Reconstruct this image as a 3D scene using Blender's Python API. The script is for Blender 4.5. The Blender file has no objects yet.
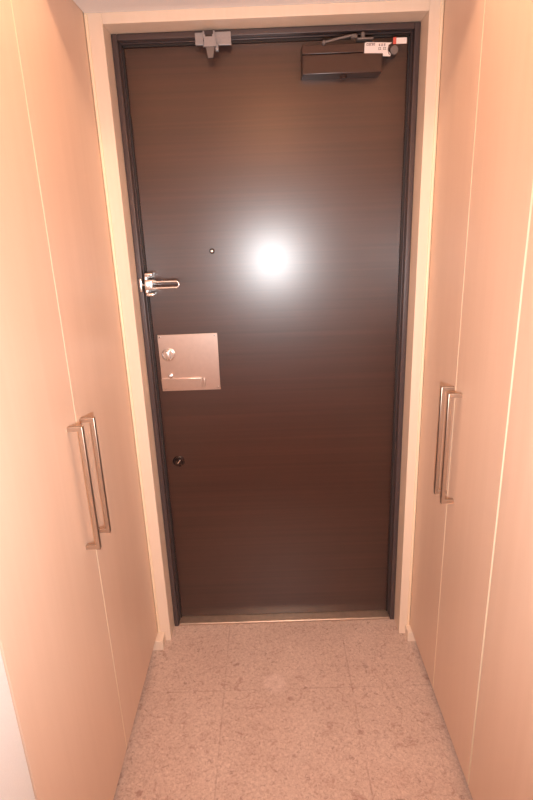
import bpy, bmesh, math, random
from mathutils import Vector, Matrix
random.seed(4)
sc = bpy.context.scene
COL = sc.collection

# ------------------------------------------------------------ camera
cam_d = bpy.data.cameras.new('camera'); cam = bpy.data.objects.new('camera', cam_d); COL.objects.link(cam)
cam_d.sensor_fit = 'VERTICAL'; cam_d.sensor_height = 36.0; cam_d.lens = 538.56 / 800 * 36.0
cam_d.clip_start = 0.02
right = Vector((0.99934465, -0.0025137, -0.03611021))
fwd = Vector((-0.00878914, 0.95088136, -0.30943074))
up = Vector((0.03511434, 0.30954533, 0.95023611))
m = Matrix((right, up, -fwd)).transposed().to_4x4()
m.translation = (-0.0089, -1.7228, 1.5417)
cam.matrix_world = m
sc.camera = cam

# ------------------------------------------------------------ world, lights, exposure
w = bpy.data.worlds.new('world'); sc.world = w; w.use_nodes = True
w.node_tree.nodes['Background'].inputs[0].default_value = (1.0, 0.86, 0.76, 1)
w.node_tree.nodes['Background'].inputs[1].default_value = 0.05
sc.view_settings.view_transform = 'Standard'; sc.view_settings.look = 'None'
sc.view_settings.gamma = 1.0; sc.view_settings.use_curve_mapping = False
sc.view_settings.exposure = -0.16

def lamp(name, kind, loc, energy, color, radius=0.05, target=None, **kw):
    l = bpy.data.lights.new(name, kind); l.energy = energy; l.color = color
    if kind == 'AREA':
        l.shape = 'DISK'; l.size = radius * 2
    else:
        l.shadow_soft_size = radius
    for k, v in kw.items(): setattr(l, k, v)
    o = bpy.data.objects.new(name, l); COL.objects.link(o); o.location = loc
    if target is not None:
        o.rotation_euler = (Vector(target) - Vector(loc)).to_track_quat('-Z', 'Y').to_euler()
    return o

# the camera's own flash, the warm bulb over the entry, the warm lamp of the hall behind
lamp('camera_flash', 'SPOT', (0.03, -1.70, 1.322), 88.0, (0.98, 0.99, 1.0), 0.024, target=(0.0, 0.1, 1.0), spot_size=math.radians(128), spot_blend=1.0)
lamp('entry_bulb', 'POINT', (0.0, -0.74, 2.42), 17.0, (1.0, 0.66, 0.44), 0.05)
lamp('hall_lamp', 'POINT', (0.07, -3.3, 2.30), 30.0, (1.0, 0.42, 0.18), 0.10)

# ------------------------------------------------------------ materials
def lin(r, g, b):
    f = lambda c: (c/255/12.92) if c/255 <= 0.04045 else ((c/255+0.055)/1.055)**2.4
    return (f(r), f(g), f(b), 1)

def new_mat(name):
    M = bpy.data.materials.new(name); M.use_nodes = True
    return M, M.node_tree, M.node_tree.nodes['Principled BSDF']

def plain(name, col, rough=0.5, metal=0.0, bump=0.0, scale=200, spec=0.5, var=0.04):
    M, nt, b = new_mat(name); N = nt.nodes; L = nt.links
    b.inputs['Roughness'].default_value = rough; b.inputs['Metallic'].default_value = metal
    b.inputs['Specular IOR Level'].default_value = spec
    tc = N.new('ShaderNodeTexCoord'); no = N.new('ShaderNodeTexNoise')
    no.inputs['Scale'].default_value = scale; no.inputs['Detail'].default_value = 3
    L.new(tc.outputs['Object'], no.inputs['Vector'])
    r = N.new('ShaderNodeValToRGB'); L.new(no.outputs['Fac'], r.inputs[0])
    r.color_ramp.elements[0].position = 0.3; r.color_ramp.elements[1].position = 0.7
    r.color_ramp.elements[0].color = tuple(c*(1-var) for c in col[:3]) + (1,)
    r.color_ramp.elements[1].color = tuple(min(1, c*(1+var)) for c in col[:3]) + (1,)
    L.new(r.outputs[0], b.inputs['Base Color'])
    if bump:
        bp = N.new('ShaderNodeBump'); bp.inputs['Strength'].default_value = bump; bp.inputs['Distance'].default_value = 0.001
        L.new(no.outputs['Fac'], bp.inputs['Height']); L.new(bp.outputs[0], b.inputs['Normal'])
    return M

def grain(name, c1, c2, vec, rough=0.4, scale=1.0, spec=0.5, lo=0.3, hi=0.7, bump=0.0, rvar=0.0):
    """wood veneer: noise stretched along one axis by the mapping scale vec"""
    M, nt, b = new_mat(name); N = nt.nodes; L = nt.links
    b.inputs['Roughness'].default_value = rough; b.inputs['Specular IOR Level'].default_value = spec
    tc = N.new('ShaderNodeTexCoord'); mp = N.new('ShaderNodeMapping'); mp.inputs['Scale'].default_value = vec
    L.new(tc.outputs['Object'], mp.inputs[0])
    no = N.new('ShaderNodeTexNoise'); no.inputs['Scale'].default_value = scale
    no.inputs['Detail'].default_value = 5; no.inputs['Roughness'].default_value = 0.62; no.inputs['Distortion'].default_value = 0.3
    L.new(mp.outputs[0], no.inputs['Vector'])
    r = N.new('ShaderNodeValToRGB'); r.color_ramp.elements[0].position = lo; r.color_ramp.elements[1].position = hi
    r.color_ramp.elements[0].color = c1; r.color_ramp.elements[1].color = c2
    L.new(no.outputs['Fac'], r.inputs[0]); L.new(r.outputs[0], b.inputs['Base Color'])
    if rvar:
        mr = N.new('ShaderNodeMapRange'); mr.inputs['From Min'].default_value = 0.3; mr.inputs['From Max'].default_value = 0.7
        mr.inputs['To Min'].default_value = rough - rvar; mr.inputs['To Max'].default_value = rough + rvar
        L.new(no.outputs['Fac'], mr.inputs['Value']); L.new(mr.outputs[0], b.inputs['Roughness'])
    if bump:
        bp = N.new('ShaderNodeBump'); bp.inputs['Strength'].default_value = bump; bp.inputs['Distance'].default_value = 0.0006
        L.new(no.outputs['Fac'], bp.inputs['Height']); L.new(bp.outputs[0], b.inputs['Normal'])
    return M

def floor_material():
    M, nt, b = new_mat('speckled_stone_tile'); N = nt.nodes; L = nt.links
    b.inputs['Roughness'].default_value = 0.38; b.inputs['Specular IOR Level'].default_value = 0.6
    tc = N.new('ShaderNodeTexCoord'); P = tc.outputs['Object']
    def noise(scale, detail=4, rough=0.6, dist=0.0):
        n = N.new('ShaderNodeTexNoise'); n.inputs['Scale'].default_value = scale; n.inputs['Detail'].default_value = detail
        n.inputs['Roughness'].default_value = rough; n.inputs['Distortion'].default_value = dist
        L.new(P, n.inputs['Vector']); return n.outputs['Fac']
    def ramp(fac, stops):
        r = N.new('ShaderNodeValToRGB'); e = r.color_ramp.elements
        while len(e) < len(stops): e.new(0.5)
        for k, (p, c) in enumerate(stops): e[k].position = p; e[k].color = c
        L.new(fac, r.inputs[0]); return r.outputs[0]
    def mix(fac, a, c, mode='MIX'):
        x = N.new('ShaderNodeMix'); x.data_type = 'RGBA'; x.blend_type = mode
        if isinstance(fac, float): x.inputs[0].default_value = fac
        else: L.new(fac, x.inputs[0])
        for s, v in ((6, a), (7, c)):
            if isinstance(v, tuple): x.inputs[s].default_value = v
            else: L.new(v, x.inputs[s])
        return x.outputs[2]
    def math(op, a, c=None):
        x = N.new('ShaderNodeMath'); x.operation = op
        for k, v in ((0, a), (1, c)):
            if v is None: continue
            if isinstance(v, (int, float)): x.inputs[k].default_value = v
            else: L.new(v, x.inputs[k])
        return x.outputs[0]
    W = (1, 1, 1, 1)
    base = ramp(noise(120, 5, 0.75, 0.8), [(0.30, lin(184, 154, 140)), (0.5, lin(211, 183, 168)), (0.70, lin(230, 207, 193))])
    big = ramp(noise(5, 4, 0.6, 0.5), [(0.32, (0.90, 0.88, 0.87, 1)), (0.66, W)])
    c = mix(1.0, base, big, 'MULTIPLY')
    # small dark flecks and warm blotches
    flecks = ramp(noise(62, 4, 0.65, 1.0), [(0.30, W), (0.42, (0, 0, 0, 1))])
    c = mix(math('MULTIPLY', flecks, 0.5), c, lin(112, 72, 60))
    blot = ramp(noise(24, 5, 0.7, 1.5), [(0.30, W), (0.47, (0, 0, 0, 1))])
    c = mix(math('MULTIPLY', blot, 0.5), c, lin(146, 94, 78))
    pale = ramp(noise(70, 3, 0.6, 0.8), [(0.62, (0, 0, 0, 1)), (0.72, W)])
    c = mix(math('MULTIPLY', pale, 0.4), c, lin(232, 206, 190))
    sep = N.new('ShaderNodeSeparateXYZ'); L.new(P, sep.inputs[0]); X, Y = sep.outputs[0], sep.outputs[1]
    def joint(v, off, pitch):
        f = math('FRACT', math('ADD', math('DIVIDE', math('SUBTRACT', v, off), pitch), 0.5))
        d = math('MULTIPLY', math('ABSOLUTE', math('SUBTRACT', f, 0.5)), pitch)
        mr = N.new('ShaderNodeMapRange'); mr.inputs['From Min'].default_value = 0.0012; mr.inputs['From Max'].default_value = 0.0034
        mr.inputs['To Min'].default_value = 1.0; mr.inputs['To Max'].default_value = 0.0
        L.new(d, mr.inputs['Value']); return mr.outputs[0]
    j = math('MAXIMUM', joint(X, 0.237, 0.446), joint(Y, -0.248, 0.446))
    wob = math('MULTIPLY', ramp(noise(11, 2), [(0.35, (0.05, 0.05, 0.05, 1)), (0.70, W)]), 0.36)
    c = mix(math('MULTIPLY', j, wob), c, lin(128, 84, 68))
    # individual stains: (x, y, radius, ring inner radius, strength, colour)
    dist_noise = math('MULTIPLY', math('SUBTRACT', noise(70, 3), 0.5), 0.022)
    for (sx, sy, r, strength, col, ring) in [
            (-0.032, -0.22, 0.034, 0.30, lin(236, 212, 202), True),
            (0.312, -0.658, 0.024, 0.95, lin(96, 48, 24), False),
            (0.236, -0.425, 0.012, 0.45, lin(128, 78, 62), False),
            (0.30, -0.16, 0.012, 0.4, lin(120, 80, 68), False),
            (-0.43, -0.60, 0.012, 0.5, lin(126, 66, 54), False),
            (-0.17, -0.13, 0.008, 0.4, lin(130, 84, 70), False),
            (0.02, -0.29, 0.010, 0.4, lin(128, 80, 66), False)]:
        d = math('SQRT', math('ADD', math('POWER', math('SUBTRACT', X, sx), 2), math('POWER', math('SUBTRACT', Y, sy), 2)))
        d = math('ADD', d, dist_noise)
        if ring: d = math('ADD', math('ABSOLUTE', math('SUBTRACT', d, r*0.72)), r*0.3)
        mr = N.new('ShaderNodeMapRange'); mr.inputs['From Min'].default_value = r*0.55; mr.inputs['From Max'].default_value = r
        mr.inputs['To Min'].default_value = strength; mr.inputs['To Max'].default_value = 0.0
        L.new(d, mr.inputs['Value']); c = mix(mr.outputs[0], c, col)
    L.new(c, b.inputs['Base Color'])
    bp = N.new('ShaderNodeBump'); bp.inputs['Strength'].default_value = 0.25; bp.inputs['Distance'].default_value = 0.001
    L.new(noise(120, 3), bp.inputs['Height']); L.new(bp.outputs[0], b.inputs['Normal'])
    return M

MAT = {}
MAT['floor'] = floor_material()
MAT['hall_floor'] = grain('hall_floor_boards', lin(150, 100, 66), lin(178, 126, 88), (40, 2, 1), 0.35)
MAT['wall'] = plain('white_wallpaper', lin(232, 226, 222), 0.8, bump=0.25, scale=300, spec=0.2, var=0.02)
MAT['ceiling'] = plain('pale_ceiling_paper', lin(242, 238, 236), 0.85, bump=0.2, scale=300, spec=0.2, var=0.02)
MAT['veneer'] = grain('pale_maple_veneer', lin(227, 194, 171), lin(231, 199, 177), (26, 26, 1.2), 0.36, spec=0.35, rvar=0.02)
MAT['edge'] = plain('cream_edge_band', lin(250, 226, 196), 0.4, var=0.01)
MAT['carcass'] = plain('cabinet_carcass', lin(214, 178, 150), 0.5)
MAT['toe'] = plain('toe_kick_board', lin(150, 120, 102), 0.5)
MAT['casing'] = grain('cream_wood_casing', lin(236, 212, 190), lin(240, 218, 198), (30, 30, 1.0), 0.38, spec=0.4)
MAT['door'] = grain('dark_walnut_door_sheet', lin(48, 26, 20), lin(66, 38, 30), (0.9, 1.0, 75), 0.40, lo=0.28, hi=0.72, spec=0.5, bump=0.03)
_d = MAT['door'].node_tree.nodes['Principled BSDF']
_d.inputs['Specular IOR Level'].default_value = 0.36
_d.inputs['Coat Weight'].default_value = 1.0; _d.inputs['Coat IOR'].default_value = 1.5; _d.inputs['Coat Roughness'].default_value = 0.275
MAT['frame'] = plain('dark_brown_painted_steel', lin(76, 63, 63), 0.36, scale=120, var=0.02)
MAT['gasket'] = plain('black_rubber_gasket', lin(44, 36, 34), 0.6)
MAT['closer'] = plain('dark_bronze_paint', lin(62, 40, 33), 0.36, var=0.03)
MAT['steel'] = plain('brushed_stainless', lin(214, 196, 186), 0.30, metal=1.0, scale=60, var=0.03)
MAT['chrome'] = plain('polished_chrome', lin(240, 236, 234), 0.24, metal=1.0, var=0.01)
MAT['zinc'] = plain('grey_zinc_plate', lin(160, 156, 158), 0.45, metal=0.55, var=0.04)
MAT['nickel'] = plain('satin_nickel', lin(196, 176, 160), 0.34, metal=0.9, var=0.03)
MAT['threshold'] = plain('worn_steel_sill', lin(200, 178, 160), 0.42, metal=0.85, scale=40, var=0.08)
MAT['sticker'] = plain('white_sticker', lin(238, 226, 222), 0.5, var=0.01)
MAT['sticker_red'] = plain('red_sticker', lin(214, 92, 80), 0.5, var=0.02)
MAT['ink'] = plain('grey_ink', lin(110, 84, 82), 0.6)
MAT['cap'] = plain('grey_cap', lin(118, 110, 108), 0.45, metal=0.3)
MAT['black'] = plain('black_knob', lin(40, 28, 26), 0.25)
MAT['glass'] = plain('peephole_glass', lin(20, 16, 16), 0.05)

# ------------------------------------------------------------ mesh helpers
def box(bm, x0, x1, y0, y1, z0, z1, bev=0.0, seg=2):
    vs = [bm.verts.new((x, y, z)) for x in (x0, x1) for y in (y0, y1) for z in (z0, z1)]
    fs = [(0,1,3,2), (4,6,7,5), (0,4,5,1), (2,3,7,6), (0,2,6,4), (1,5,7,3)]
    faces = [bm.faces.new([vs[i] for i in f]) for f in fs]
    if bev:
        es = {e for f in faces for e in f.edges}
        bmesh.ops.bevel(bm, geom=list(es), offset=bev, segments=seg, profile=0.5, affect='EDGES')

def prism(bm, pts, y0, y1):
    """outline of (x, z) points extruded from y0 to y1"""
    a = [bm.verts.new((x, y0, z)) for x, z in pts]; b = [bm.verts.new((x, y1, z)) for x, z in pts]
    n = len(pts); bm.faces.new(a); bm.faces.new(b[::-1])
    for i in range(n): bm.faces.new((a[i], b[i], b[(i+1) % n], a[(i+1) % n]))

def lathe(bm, c, axis, prof, n=32):
    """profile of (radius, distance along axis) turned about axis through c"""
    n = max(n, 28)
    ax = Vector(axis).normalized(); u = ax.orthogonal().normalized(); v = ax.cross(u); c = Vector(c)
    rings = []
    for r, h in prof:
        rings.append([bm.verts.new(c + ax*h + (u*math.cos(2*math.pi*k/n) + v*math.sin(2*math.pi*k/n))*r) for k in range(n)])
    for a, b in zip(rings, rings[1:]):
        for k in range(n): bm.faces.new((a[k], a[(k+1) % n], b[(k+1) % n], b[k]))
    bm.faces.new(rings[0][::-1]); bm.faces.new(rings[-1])

def tube(bm, pts, r, n=12, closed=False):
    n = max(n, 20) if len(pts) < 40 else n
    P = [Vector(p) for p in pts]; rings = []; N = len(P)
    prev = None
    for i in range(N):
        a = P[(i-1) % N] if (closed or i) else P[0]; b = P[(i+1) % N] if (closed or i < N-1) else P[-1]
        t = (b-a).normalized()
        u = t.orthogonal().normalized() if prev is None else (prev - t*prev.dot(t)).normalized()
        prev = u; v = t.cross(u)
        rings.append([bm.verts.new(P[i] + (u*math.cos(2*math.pi*k/n) + v*math.sin(2*math.pi*k/n))*r) for k in range(n)])
    for i in range(N if closed else N-1):
        a, b = rings[i], rings[(i+1) % N]
        for k in range(n): bm.faces.new((a[k], a[(k+1) % n], b[(k+1) % n], b[k]))
    if not closed:
        bm.faces.new(rings[0][::-1]); bm.faces.new(rings[-1])

def obj(name, bm, mat, parent=None, smooth=False):
    bmesh.ops.recalc_face_normals(bm, faces=bm.faces[:])
    me = bpy.data.meshes.new(name); bm.to_mesh(me); bm.free(); me.materials.append(MAT[mat])
    if smooth:
        for p in me.polygons: p.use_smooth = True
        me.set_sharp_from_angle(angle=math.radians(20))
    o = bpy.data.objects.new(name, me); COL.objects.link(o)
    if parent: o.parent = parent
    return o

def bx(name, mat, parent, *a, **k):
    bm = bmesh.new(); box(bm, *a, **k); return obj(name, bm, mat, parent, smooth=bool(k.get('bev')))

def empty(name, label=None, cat=None, kind=None, group=None):
    o = bpy.data.objects.new(name, None); o.empty_display_size = 0.1; COL.objects.link(o)
    tag(o, label, cat, kind, group); return o

def tag(o, label=None, cat=None, kind=None, group=None):
    if label: o['label'] = label
    if cat: o['category'] = cat
    if kind: o['kind'] = kind
    if group: o['group'] = group
    return o

XL, XR = -0.483, 0.498        # cabinet fronts
OL, OR = -0.435, 0.459        # door opening
ZT, H, HH = 2.080, 2.107, 2.50
YF, YD = 0.078, 0.122         # steel frame face, door leaf face

# ------------------------------------------------------------ setting
def struct(name, bm, mat, label=None, cat=None):
    o = obj(name, bm, mat); tag(o, label, cat, 'structure'); return o
def sbox(name, mat, label, cat, *a, **k):
    bm = bmesh.new(); box(bm, *a, **k); return struct(name, bm, mat, label, cat)

sbox('floor', 'floor', 'speckled pinkish stone tile floor of the entry between the cabinets', 'floor', -1.2, 1.2, -0.99, 0.30, -0.05, 0.0)
sbox('floor.001', 'hall_floor', 'raised wooden hall floor behind the tiled entry', 'floor', -1.2, 1.2, -4.6, -0.992, -0.05, 0.15)
sbox('ceiling', 'ceiling', 'low pale ceiling above the door casing', 'ceiling', XL+0.001, XR-0.001, -0.37, 0.30, H, HH)
sbox('ceiling.001', 'ceiling', 'higher pale ceiling of the hall', 'ceiling', -1.2, 1.2, -4.6, 0.30, HH, HH+0.05)
sbox('wall_left', 'wall', 'white wall corner at left beside the near end of the left cabinet', 'wall', -1.2, XL, -4.6, -0.982, 0.0, HH, bev=0.003)
sbox('wall_right', 'wall', 'white wall at right beyond the near end of the right cabinets', 'wall', XR, 1.2, -4.6, -0.985, 0.0, HH)
sbox('wall_back', 'wall', 'white wall at the far end of the hall', 'wall', -1.2, 1.2, -4.65, -4.6, 0.0, HH)
bm = bmesh.new(); box(bm, -1.2, OL-0.06, 0.022, 0.20, 0, HH); box(bm, OR+0.06, 1.2, 0.022, 0.20, 0, HH); box(bm, OL-0.06, OR+0.06, 0.022, 0.20, ZT+0.05, HH)
struct('wall_front', bm, 'wall', 'wall around the dark entrance door', 'wall')

# wooden casing: reveal boards and face strips with a raised outer lip
bm = bmesh.new()
cL, cR = -0.4765, 0.5025
box(bm, cL, OL, 0.0, YF+0.10, 0.0, ZT+0.027, bev=0.0015)
box(bm, OR, cR-0.004, 0.0, YF+0.10, 0.0, ZT+0.027, bev=0.0015)
box(bm, OL, OR, 0.0, YF+0.10, ZT, ZT+0.027, bev=0.0015)
tr = struct('trim_1', bm, 'casing', 'cream wooden casing framing the dark door', 'door casing')
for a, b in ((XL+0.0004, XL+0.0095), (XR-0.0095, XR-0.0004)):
    bm = bmesh.new(); box(bm, a, b, -0.006, 0.02, 0.0, H-0.0005, bev=0.003, seg=4); obj('highlight_lip', bm, 'edge', tr, True)  # lip paler than the casing: its rounded-edge highlight is put into the colour

# short baseboard pieces at the casing feet, running in under the cabinets
bm = bmesh.new(); box(bm, -0.60, -0.4555, -0.050, -0.001, 0.0, 0.044, bev=0.002)
struct('baseboard_left', bm, 'casing', 'short cream baseboard piece at the foot of the casing, left of the door', 'baseboard')
bm = bmesh.new(); box(bm, 0.4815, 0.60, -0.044, -0.001, 0.0, 0.044, bev=0.002)
struct('baseboard_right', bm, 'casing', 'short cream baseboard piece at the foot of the casing, right of the door', 'baseboard')

# dark steel door frame
fr = empty('trim_2', 'dark brown steel door frame inside the cream casing', 'door frame', 'structure')
FW = 0.018                      # face width of the frame
def frame_section(bm):
    i0, i1, it = OL+FW, OR-FW, ZT-FW
    for a, b in ((OL+0.001, i0), (i1, OR-0.001)):
        box(bm, a, b, YF, 0.20, 0.0, ZT-0.001, bev=0.0025, seg=4)
    box(bm, i0, i1, YF, 0.20, it, ZT-0.001, bev=0.0025, seg=4)
    # second step behind the face
    s = 0.003
    for a, b in ((i0, i0+s), (i1-s, i1)):
        box(bm, a, b, YF+0.024, 0.20, 0.0, it, bev=0.001)
    box(bm, i0+s, i1-s, YF+0.024, 0.20, it-s, it, bev=0.001)
bm = bmesh.new(); frame_section(bm); obj('frame_jambs', bm, 'frame', fr, True)
DL, DR, DT = OL+FW+0.003+0.003, OR-FW-0.003-0.003, ZT-FW-0.003-0.003
bm = bmesh.new()
box(bm, DL-0.003, DL+0.002, YD-0.006, 0.19, 0.01, DT+0.002); box(bm, DR-0.002, DR+0.003, YD-0.006, 0.19, 0.01, DT+0.002)
box(bm, DL-0.003, DR+0.003, YD-0.006, 0.19, DT-0.002, DT+0.003)
obj('door_gasket', bm, 'gasket', fr)
bm = bmesh.new(); box(bm, OL+FW, OR-FW, YF+0.001, 0.20, 0.0, 0.011, bev=0.005, seg=5)
o = obj('sill', bm, 'threshold', fr, True); o['label'] = 'worn steel door sill'

# ------------------------------------------------------------ entrance door
door = bx('door_1', 'door', None, DL+0.002, DR-0.002, YD, 0.17, 0.012, DT-0.002, bev=0.0012)
tag(door, 'dark brown wood-grain entrance door with a shiny flash reflection', 'door', 'structure')

# square stainless lock plate
px0, px1, pz0, pz1 = -0.3955, -0.188, 0.9885, 1.192
plate = bx('lock_plate', 'steel', door, px0, px1, YD-0.003, YD+0.001, pz0, pz1, bev=0.0012)
plate['label'] = 'square brushed steel lock plate'
for sx, sz in ((px0+0.009, pz1-0.009), (px1-0.009, pz1-0.009), (px0+0.011, pz0+0.009), (px1-0.009, pz0+0.009)):
    bm = bmesh.new(); lathe(bm, (sx, YD-0.002, sz), (0, -1, 0), [(0.0034, 0), (0.0034, 0.0018), (0.0022, 0.003), (0.0008, 0.003)], 16)
    obj('screw', bm, 'chrome', plate, True)
tx, tz = -0.3625, 1.121
bm = bmesh.new()
lathe(bm, (tx, YD-0.003, tz), (0, -1, 0), [(0.023, 0), (0.023, 0.004), (0.0205, 0.008), (0.019, 0.0085), (0.0175, 0.006), (0.004, 0.006)], 40)
obj('thumbturn_collar', bm, 'chrome', plate, True)
bm = bmesh.new(); box(bm, tx-0.006, tx+0.006, YD-0.024, YD-0.007, tz-0.0165, tz+0.0165, bev=0.003, seg=3)
obj('thumbturn', bm, 'chrome', plate, True)
# flat push-pull lever lying over the lower part of the plate
bm = bmesh.new(); box(bm, px0+0.001, -0.2525, YD-0.012, YD-0.0035, 1.000, 1.036, bev=0.0012)
obj('lever_handle', bm, 'steel', plate, True)
bm = bmesh.new(); box(bm, -0.2475, -0.2405, YD-0.012, YD-0.0028, 1.0035, 1.033, bev=0.002)
obj('lever_stop', bm, 'steel', plate, True)
bm = bmesh.new(); lathe(bm, (-0.361, YD-0.0025, 1.0445), (0, -1, 0), [(0.007, 0), (0.007, 0.008), (0.0055, 0.0105), (0.001, 0.0115)], 20)
obj('release_button', bm, 'chrome', plate, True)

# peephole
bm = bmesh.new(); lathe(bm, (-0.187, YD+0.001, 1.465), (0, -1, 0), [(0.0085, 0), (0.0085, 0.004), (0.007, 0.0055), (0.0055, 0.0045), (0.001, 0.004)], 24)
pe = obj('peephole', bm, 'black', door, True)
bm = bmesh.new(); lathe(bm, (-0.187, YD-0.003, 1.465), (0, -1, 0), [(0.005, 0), (0.0044, 0.0018), (0.0025, 0.003), (0.0006, 0.0034)], 20)
obj('lens', bm, 'chrome', pe, True)

# small dark knob low on the door
kx, kz = -0.362, 0.713
bm = bmesh.new(); lathe(bm, (kx, YD+0.001, kz), (0, -1, 0), [(0.0215, 0), (0.0215, 0.004), (0.018, 0.007), (0.015, 0.0075), (0.013, 0.018), (0.0115, 0.0205), (0.002, 0.021)], 32)
kn = obj('round_knob', bm, 'black', door, True)
bm = bmesh.new(); box(bm, -0.0022, 0.0022, -0.005, 0.0, -0.012, 0.012, bev=0.001)
t = obj('turn_tab', bm, 'chrome', kn, True)
t.matrix_local = Matrix.Translation((kx+0.004, YD-0.0195, kz+0.007)) @ Matrix.Rotation(math.radians(38), 4, 'Y') @ Matrix.Scale(0.75, 4)

# door closer: body on the leaf, arm to the frame head
cx0, cx1, cz0, cz1, cy = 0.115, 0.347, 1.9515, 2.0025, 0.060
bm = bmesh.new(); box(bm, cx0, cx1, cy, YD+0.001, cz0, cz1, bev=0.003, seg=2)
clo = obj('door_closer', bm, 'closer', door, True); clo['label'] = 'dark bronze door closer body'
bx('mounting_plate', 'closer', clo, cx0, 0.372, cy+0.001, YD+0.0015, cz1+0.0015, cz1+0.0245, bev=0.0015)
bm = bmesh.new(); lathe(bm, (0.238, 0.093, cz0+0.001), (0, 0, -1), [(0.011, 0), (0.011, 0.004), (0.0085, 0.007), (0.002, 0.007)], 24)
obj('spindle_cap', bm, 'closer', clo, True)
bm = bmesh.new()
tube(bm, [(0.178, 0.052, 2.030), (0.215, 0.052, 2.037), (0.258, 0.054, 2.045)], 0.0032, 10)
lathe(bm, (0.177, 0.060, 2.0295), (0, -1, 0), [(0.006, 0), (0.006, 0.009), (0.004, 0.012), (0.001, 0.0125)], 20)
obj('closer_arm', bm, 'cap', clo, True)
bm = bmesh.new()
box(bm, 0.272, 0.318, 0.050, 0.080, 2.033, 2.0375, bev=0.0012)
lathe(bm, (0.289, 0.060, 2.036), (0, 0, 1), [(0.006, 0), (0.006, 0.014), (0.004, 0.017), (0.001, 0.017)], 20)
lathe(bm, (0.264, 0.058, 2.037), (0, 0, 1), [(0.010, 0), (0.010, 0.008), (0.006, 0.011), (0.001, 0.011)], 20)
obj('arm_bracket', bm, 'cap', clo, True)
# sticker with a tab, round grey cap and a small red and white sticker
ys = cy - 0.0002
bx('end_cover', 'closer', clo, 0.3722, 0.390, cy+0.0006, YD, 1.998, 2.027, bev=0.001)
bm = bmesh.new()
prism(bm, [(0.2935, 2.0005), (0.3475, 1.9985), (0.3475, 1.991), (0.369, 1.990), (0.369, 1.9965), (0.3605, 2.006), (0.363, 2.0185), (0.373, 2.024), (0.298, 2.0275), (0.2945, 2.0255)], ys-0.0012, ys+0.0004)
st = obj('sticker', bm, 'sticker', clo); st['label'] = 'white printed sticker'
bm = bmesh.new()
def stroke(x0, x1, z0, z1): box(bm, x0, x1, ys-0.0016, ys-0.0008, z0, z1)
for k in range(5):                       # bold word at the upper left, too blurred to read
    x = 0.300 + k*0.0052
    stroke(x, x+0.0014, 2.0185, 2.0245); stroke(x+0.0014, x+0.0040, 2.0230, 2.0245); stroke(x+0.0014, x+0.0036, 2.0186, 2.0198)
    if k % 2: stroke(x+0.0026, x+0.0038, 2.0185, 2.0245)
for k in range(3):                       # two short lines at the right
    x = 0.334 + k*0.0072
    stroke(x, x+0.0058, 2.0208, 2.0220); stroke(x+0.0022, x+0.0036, 2.0160, 2.0222); stroke(x+0.0004, x+0.0056, 2.0176, 2.0188)
for k, wd in enumerate((0.0036, 0.0026, 0, 0.0036, 0.0036)):
    if wd:
        x = 0.334 + k*0.0046
        stroke(x, x+wd, 2.0122, 2.0134); stroke(x, x+0.0012, 2.0070, 2.0134); stroke(x, x+wd, 2.0070, 2.0082)
obj('sticker_print', bm, 'ink', st)
bm = bmesh.new()
arc = [(0.379+0.0165*math.cos(a), 2.0045+0.0165*math.sin(a)) for a in [math.radians(d) for d in range(140, 222, 8)]]
tube(bm, [(x, ys-0.0014, z) for x, z in arc], 0.0011, 6); obj('sticker_arc', bm, 'ink', st)
bm = bmesh.new(); lathe(bm, (0.379, ys+0.001, 2.0045), (0, -1, 0), [(0.0118, 0), (0.0118, 0.006), (0.0105, 0.0075), (0.002, 0.0078)], 32)
obj('round_cap', bm, 'cap', clo, True)
bm = bmesh.new(); box(bm, 0.376, 0.4145, ys-0.0012, ys+0.0004, 2.0205, 2.0355)
s2 = obj('sticker', bm, 'sticker', clo); s2['label'] = 'small white sticker with a red end'
bm = bmesh.new(); box(bm, 0.3755, 0.3845, ys-0.0016, ys-0.0006, 2.0200, 2.0370); obj('red_patch', bm, 'sticker_red', s2)
bx('sticker_tab', 'closer', clo, 0.374, 0.4145, ys+0.0005, ys+0.003, 2.0195, 2.036)

# ------------------------------------------------------------ hardware on the frame
g = empty('door_guard'); g.parent = fr; g['label'] = 'shiny chrome swing bar guard'
gy = YF
bm = bmesh.new(); box(bm, -0.4265, -0.4175, gy-0.012, gy+0.001, 1.3455, 1.3905, bev=0.004, seg=3)
obj('strike_post', bm, 'chrome', g, True)
bm = bmesh.new(); tube(bm, [(-0.420, gy-0.009, 1.3685), (-0.398, gy-0.009, 1.3685)], 0.0028, 10)
obj('pin', bm, 'chrome', g, True)
def arc_pts(cx, cz, r, a0, a1, y, n=14):
    return [(cx+r*math.cos(math.radians(a0+(a1-a0)*k/n)), y, cz+r*math.sin(math.radians(a0+(a1-a0)*k/n))) for k in range(n+1)]
bm = bmesh.new()
box(bm, -0.4075, -0.382, gy-0.020, YD+0.001, 1.352, 1.385, bev=0.004, seg=3)
for s in (1, -1):
    box(bm, -0.4085, -0.3985, gy-0.010, YD+0.001, 1.3685 + (0.010 if s > 0 else -0.028), 1.3685 + (0.028 if s > 0 else -0.010), bev=0.003)
    box(bm, -0.4075, -0.381, gy-0.012, YD+0.001, 1.3685 + (0.026 if s > 0 else -0.0385), 1.3685 + (0.0385 if s > 0 else -0.026), bev=0.005, seg=3)
    tube(bm, [(-0.384, gy-0.014, 1.3685+s*0.014), (-0.376, gy-0.014, 1.3685+s*0.0115), (-0.369, gy-0.014, 1.3685+s*0.0105)], 0.0036, 10)
obj('hinge_body', bm, 'chrome', g, True)
bm = bmesh.new(); zc, r = 1.3675, 0.0098
tube(bm, [(-0.386, gy-0.014, zc+r), (-0.34, gy-0.014, zc+r)] + arc_pts(-0.306, zc, r, 90, -90, gy-0.014) + [(-0.34, gy-0.014, zc-r), (-0.386, gy-0.014, zc-r)], 0.0030, 12)
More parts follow.
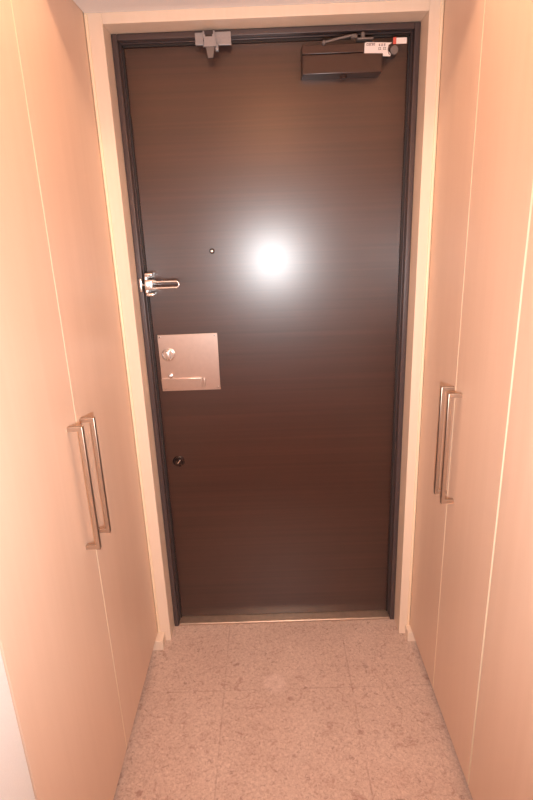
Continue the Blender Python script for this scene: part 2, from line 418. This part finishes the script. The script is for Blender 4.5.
obj('swing_loop', bm, 'chrome', g, True)

# metal clip fixed over the frame head, upper left
br = empty('metal_bracket', 'small grey metal latch bracket over the door frame top, upper left', 'bracket')
bm = bmesh.new()
box(bm, -0.191, -0.168, YF-0.010, YF-0.0005, 2.040, 2.071, bev=0.001)
box(bm, -0.138, -0.088, YF-0.010, YF-0.0005, 2.038, 2.071, bev=0.001)
box(bm, -0.169, -0.137, YF-0.006, YF-0.0005, 2.036, 2.050)
obj('back_plate', bm, 'zinc', br, True)
bm = bmesh.new()
prism(bm, [(-0.1665, 2.060), (-0.1615, 2.030), (-0.130, 2.030), (-0.133, 2.060), (-0.140, 2.060), (-0.140, 2.054), (-0.160, 2.054), (-0.160, 2.060)], YF-0.032, YF-0.027)
box(bm, -0.1665, -0.1625, YF-0.028, YF-0.004, 2.052, 2.070); box(bm, -0.137, -0.133, YF-0.028, YF-0.004, 2.052, 2.070)
obj('hook_strap', bm, 'zinc', br)
bm = bmesh.new(); prism(bm, [(-0.160, 2.031), (-0.155, 2.002), (-0.141, 2.002), (-0.135, 2.031)], YF-0.029, YF-0.025)
box(bm, -0.158, -0.139, YF-0.026, YF-0.004, 2.036, 2.048)
obj('lower_tab', bm, 'cap', br)
bm = bmesh.new(); box(bm, -0.134, -0.125, YF-0.018, YF-0.004, 2.022, 2.040, bev=0.001)
obj('side_catch', bm, 'zinc', br, True)

# ------------------------------------------------------------ tall cabinets
def handle(parent, side, y, z0, z1):
    """square-section U bar: two posts and a grip; side -1 = left wall, +1 = right wall"""
    X = XL if side < 0 else XR; out = -side; t = 0.0105; d = 0.036
    h = empty('bar_handle'); h.parent = parent; h['label'] = 'satin metal bar handle'
    def xr(a, b): return tuple(sorted((X + out*a, X + out*b)))
    for zz in (z0, z1 - t):
        a, b = xr(-0.0005, d - t + 0.0005); bm = bmesh.new(); box(bm, a, b, y-t/2, y+t/2, zz, zz+t, bev=0.0007); obj('post', bm, 'nickel', h, True)
    a, b = xr(d - t, d); bm = bmesh.new(); box(bm, a, b, y-t/2-0.001, y+t/2+0.001, z0-0.0005, z1+0.0005, bev=0.001); obj('grip', bm, 'nickel', h, True)
    return h

def cabinet(label, side, y0, y1, seams, handles, zb):
    X = XL if side < 0 else XR; dep = 0.42; T = 0.020; back = X + side*dep
    c = empty('tall_cabinet', label, 'cabinet', group=None)
    top = 2.44
    a, b = sorted((X + side*(T+0.003), back))
    bx('carcass', 'carcass', c, a, b, y0+0.001, y1-0.001, zb+0.002, top)
    a, b = sorted((X + side*0.055, back))
    bx('toe_kick', 'toe', c, a, b, y0+0.002, (y1-0.002) if y1 < -0.1 else -0.056, 0.0005, zb+0.0015)
    ys = [y0] + seams + [y1]
    for k in range(len(ys)-1):
        d0, d1 = ys[k]+0.001, ys[k+1]-0.001
        a, b = sorted((X, X + side*T))
        e = 0.0016
        dr = bx('door_panel', 'veneer', c, a, b, d0+(0 if d0 < -0.97 else e), d1-e, zb+0.001, top-0.003, bev=0.0005)
        for q0, q1, lab in ((d0, d0+e, 0), (d1-e, d1, 1)):
            if q0 < -0.97: continue
            eb = bx('edge_band', 'edge', dr, a + (0.0002 if side > 0 else 0), b - (0.0002 if side < 0 else 0), q0+0.0002, q1-0.0002, zb+0.001, top-0.003)
        for (hy, z0, z1) in handles:
            if d0 < hy < d1: handle(dr, side, hy, z0, z1)
    return c

cabinet('tall pale wood cabinet with two doors and two bar handles, left of the entry', -1, -0.978, -0.003, [-0.496], [(-0.556, 0.788, 1.113), (-0.470, 0.782, 1.104)], 0.047)
cabinet('tall pale wood cabinet with two bar handles, along the right wall next to the door', 1, -0.634, -0.003, [-0.309], [(-0.357, 0.771, 1.097), (-0.297, 0.770, 1.098)], 0.043)
cabinet('tall pale wood cabinet at right edge, nearest the viewer, no handle showing', 1, -0.980, -0.638, [], [], 0.043)
